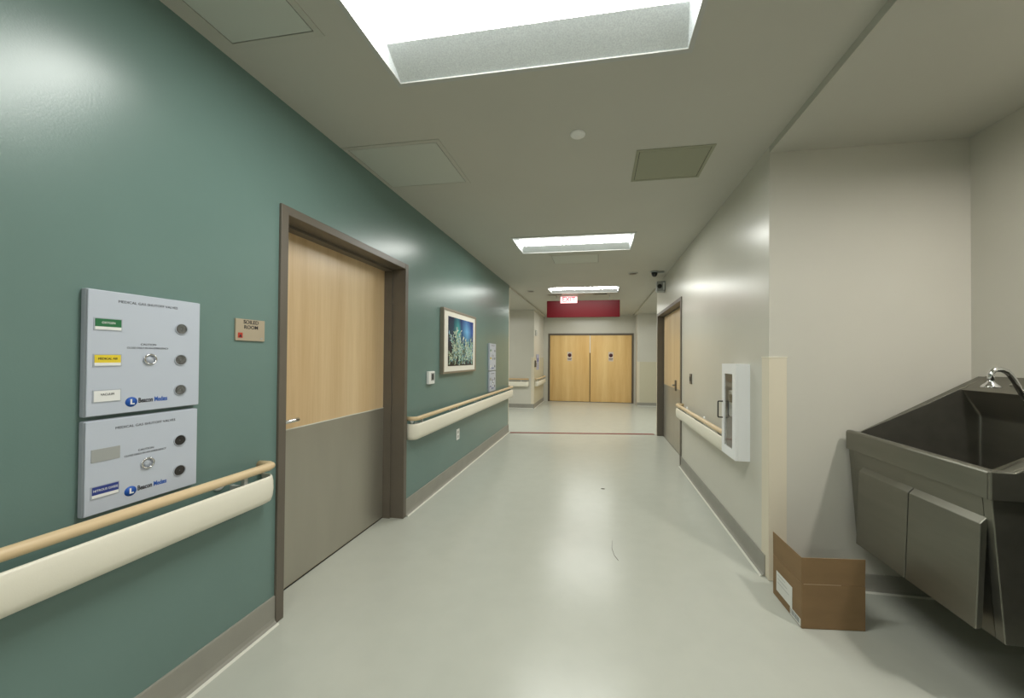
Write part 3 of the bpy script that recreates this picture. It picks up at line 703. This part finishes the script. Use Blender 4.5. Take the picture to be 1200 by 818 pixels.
nv_in = Vector((-(P1-P0).y, (P1-P0).x)).normalized()
card(P1+nv_in*.02-(P1-P0)*.02, P3-nv_in*.02-(P1-P0)*.02, .08, .212, 'right_flap'); card(P3-nv_in*.012-(P1-P0)*.03, P2-nv_in*.012+(P1-P0)*.03, .07, .198, 'back_flap')
b = B(); q = [P0, P1, P3, P2]; b.prism([(u.x, u.y) for u in (P0+Vector((.005, .006)), P1+Vector((-.006, .006)), P3+Vector((-.006, -.006)), P2+Vector((.006, -.006)))], .001, .005, lambda u, v, z: (u, v, z)); b.build('bottom', M_card, t)
b = B(); dv = (P1-P0); n_ = Vector((dv.y, -dv.x)).normalized()*.0012
a_, c_ = P0+dv*.03, P0+dv*.62
b.prism([(a_+n_*.1)[:], (c_+n_*.1)[:], (c_+n_)[:], (a_+n_)[:]], .2285, .2308, lambda u, v, z: (u, v, z)); b.build('worn_crease', M_cardedge, t)
dv = (P0-P2); n_ = Vector((dv.y, -dv.x)).normalized()
def sticker(y0, y1, z0, z1, name, m_, o1, o2, par):
    f0, f1 = (2.394-y0)/(2.394-2.103), (2.394-y1)/(2.394-2.103)
    a_, c_ = P2+dv*f0, P2+dv*f1
    b = B(); b.prism([(a_+n_*o1)[:], (c_+n_*o1)[:], (c_+n_*o2)[:], (a_+n_*o2)[:]], z0, z1, lambda u, v, z: (u, v, z)); return b.build(name, m_, par)
s1 = sticker(2.354, 2.19, .045, .158, 'shipping_label', M_paper, .0003, .0012, ls)
s2 = sticker(2.21, 2.112, .006, .044, 'barcode_label', M_paper, .0003, .0012, ls)
b = B()
for k in range(14):
    f = (2.394-(2.204-.0062*k))/.291; wd = random.choice((.003, .006, .009))
    a_, c_ = P2+dv*f, P2+dv*(f+wd)
    b.prism([(a_+n_*.0013)[:], (c_+n_*.0013)[:], (c_+n_*.0016)[:], (a_+n_*.0016)[:]], .015, .040, lambda u, v, z: (u, v, z))
b.build('barcode_bars', mat('bar_ink', (.03, .06, .07), .5), ls)
for k in range(3): sticker(2.34, 2.26-.02*k, .14-.022*k, .143-.022*k, 'label_line', M_grey, .0013, .0016, ls)

# crumb on the floor
b = B(); b.lathe([(.001, 0), (.012, .001), (.009, .005), (.001, .006)], (.055, 3.974, .0002), (0, 0, 1), 8)
for i, q in enumerate(b.v): b.v[i] = (.055+(q[0]-.055)*1.8, 3.974+(q[1]-3.974)*.7, q[2])
tag(b.build('floor_scrap', M_frame), 'tiny brown scrap lying on the open corridor floor', 'debris')
b = B(); b.tube([(.111, 2.86, .0018), (.105, 2.745, .0018), (.118, 2.655, .0018), (.142, 2.59, .0018)], .0015, 6)
tag(b.build('floor_thread', M_frame), 'thin dark curled thread lying on the floor between the two walls', 'debris')
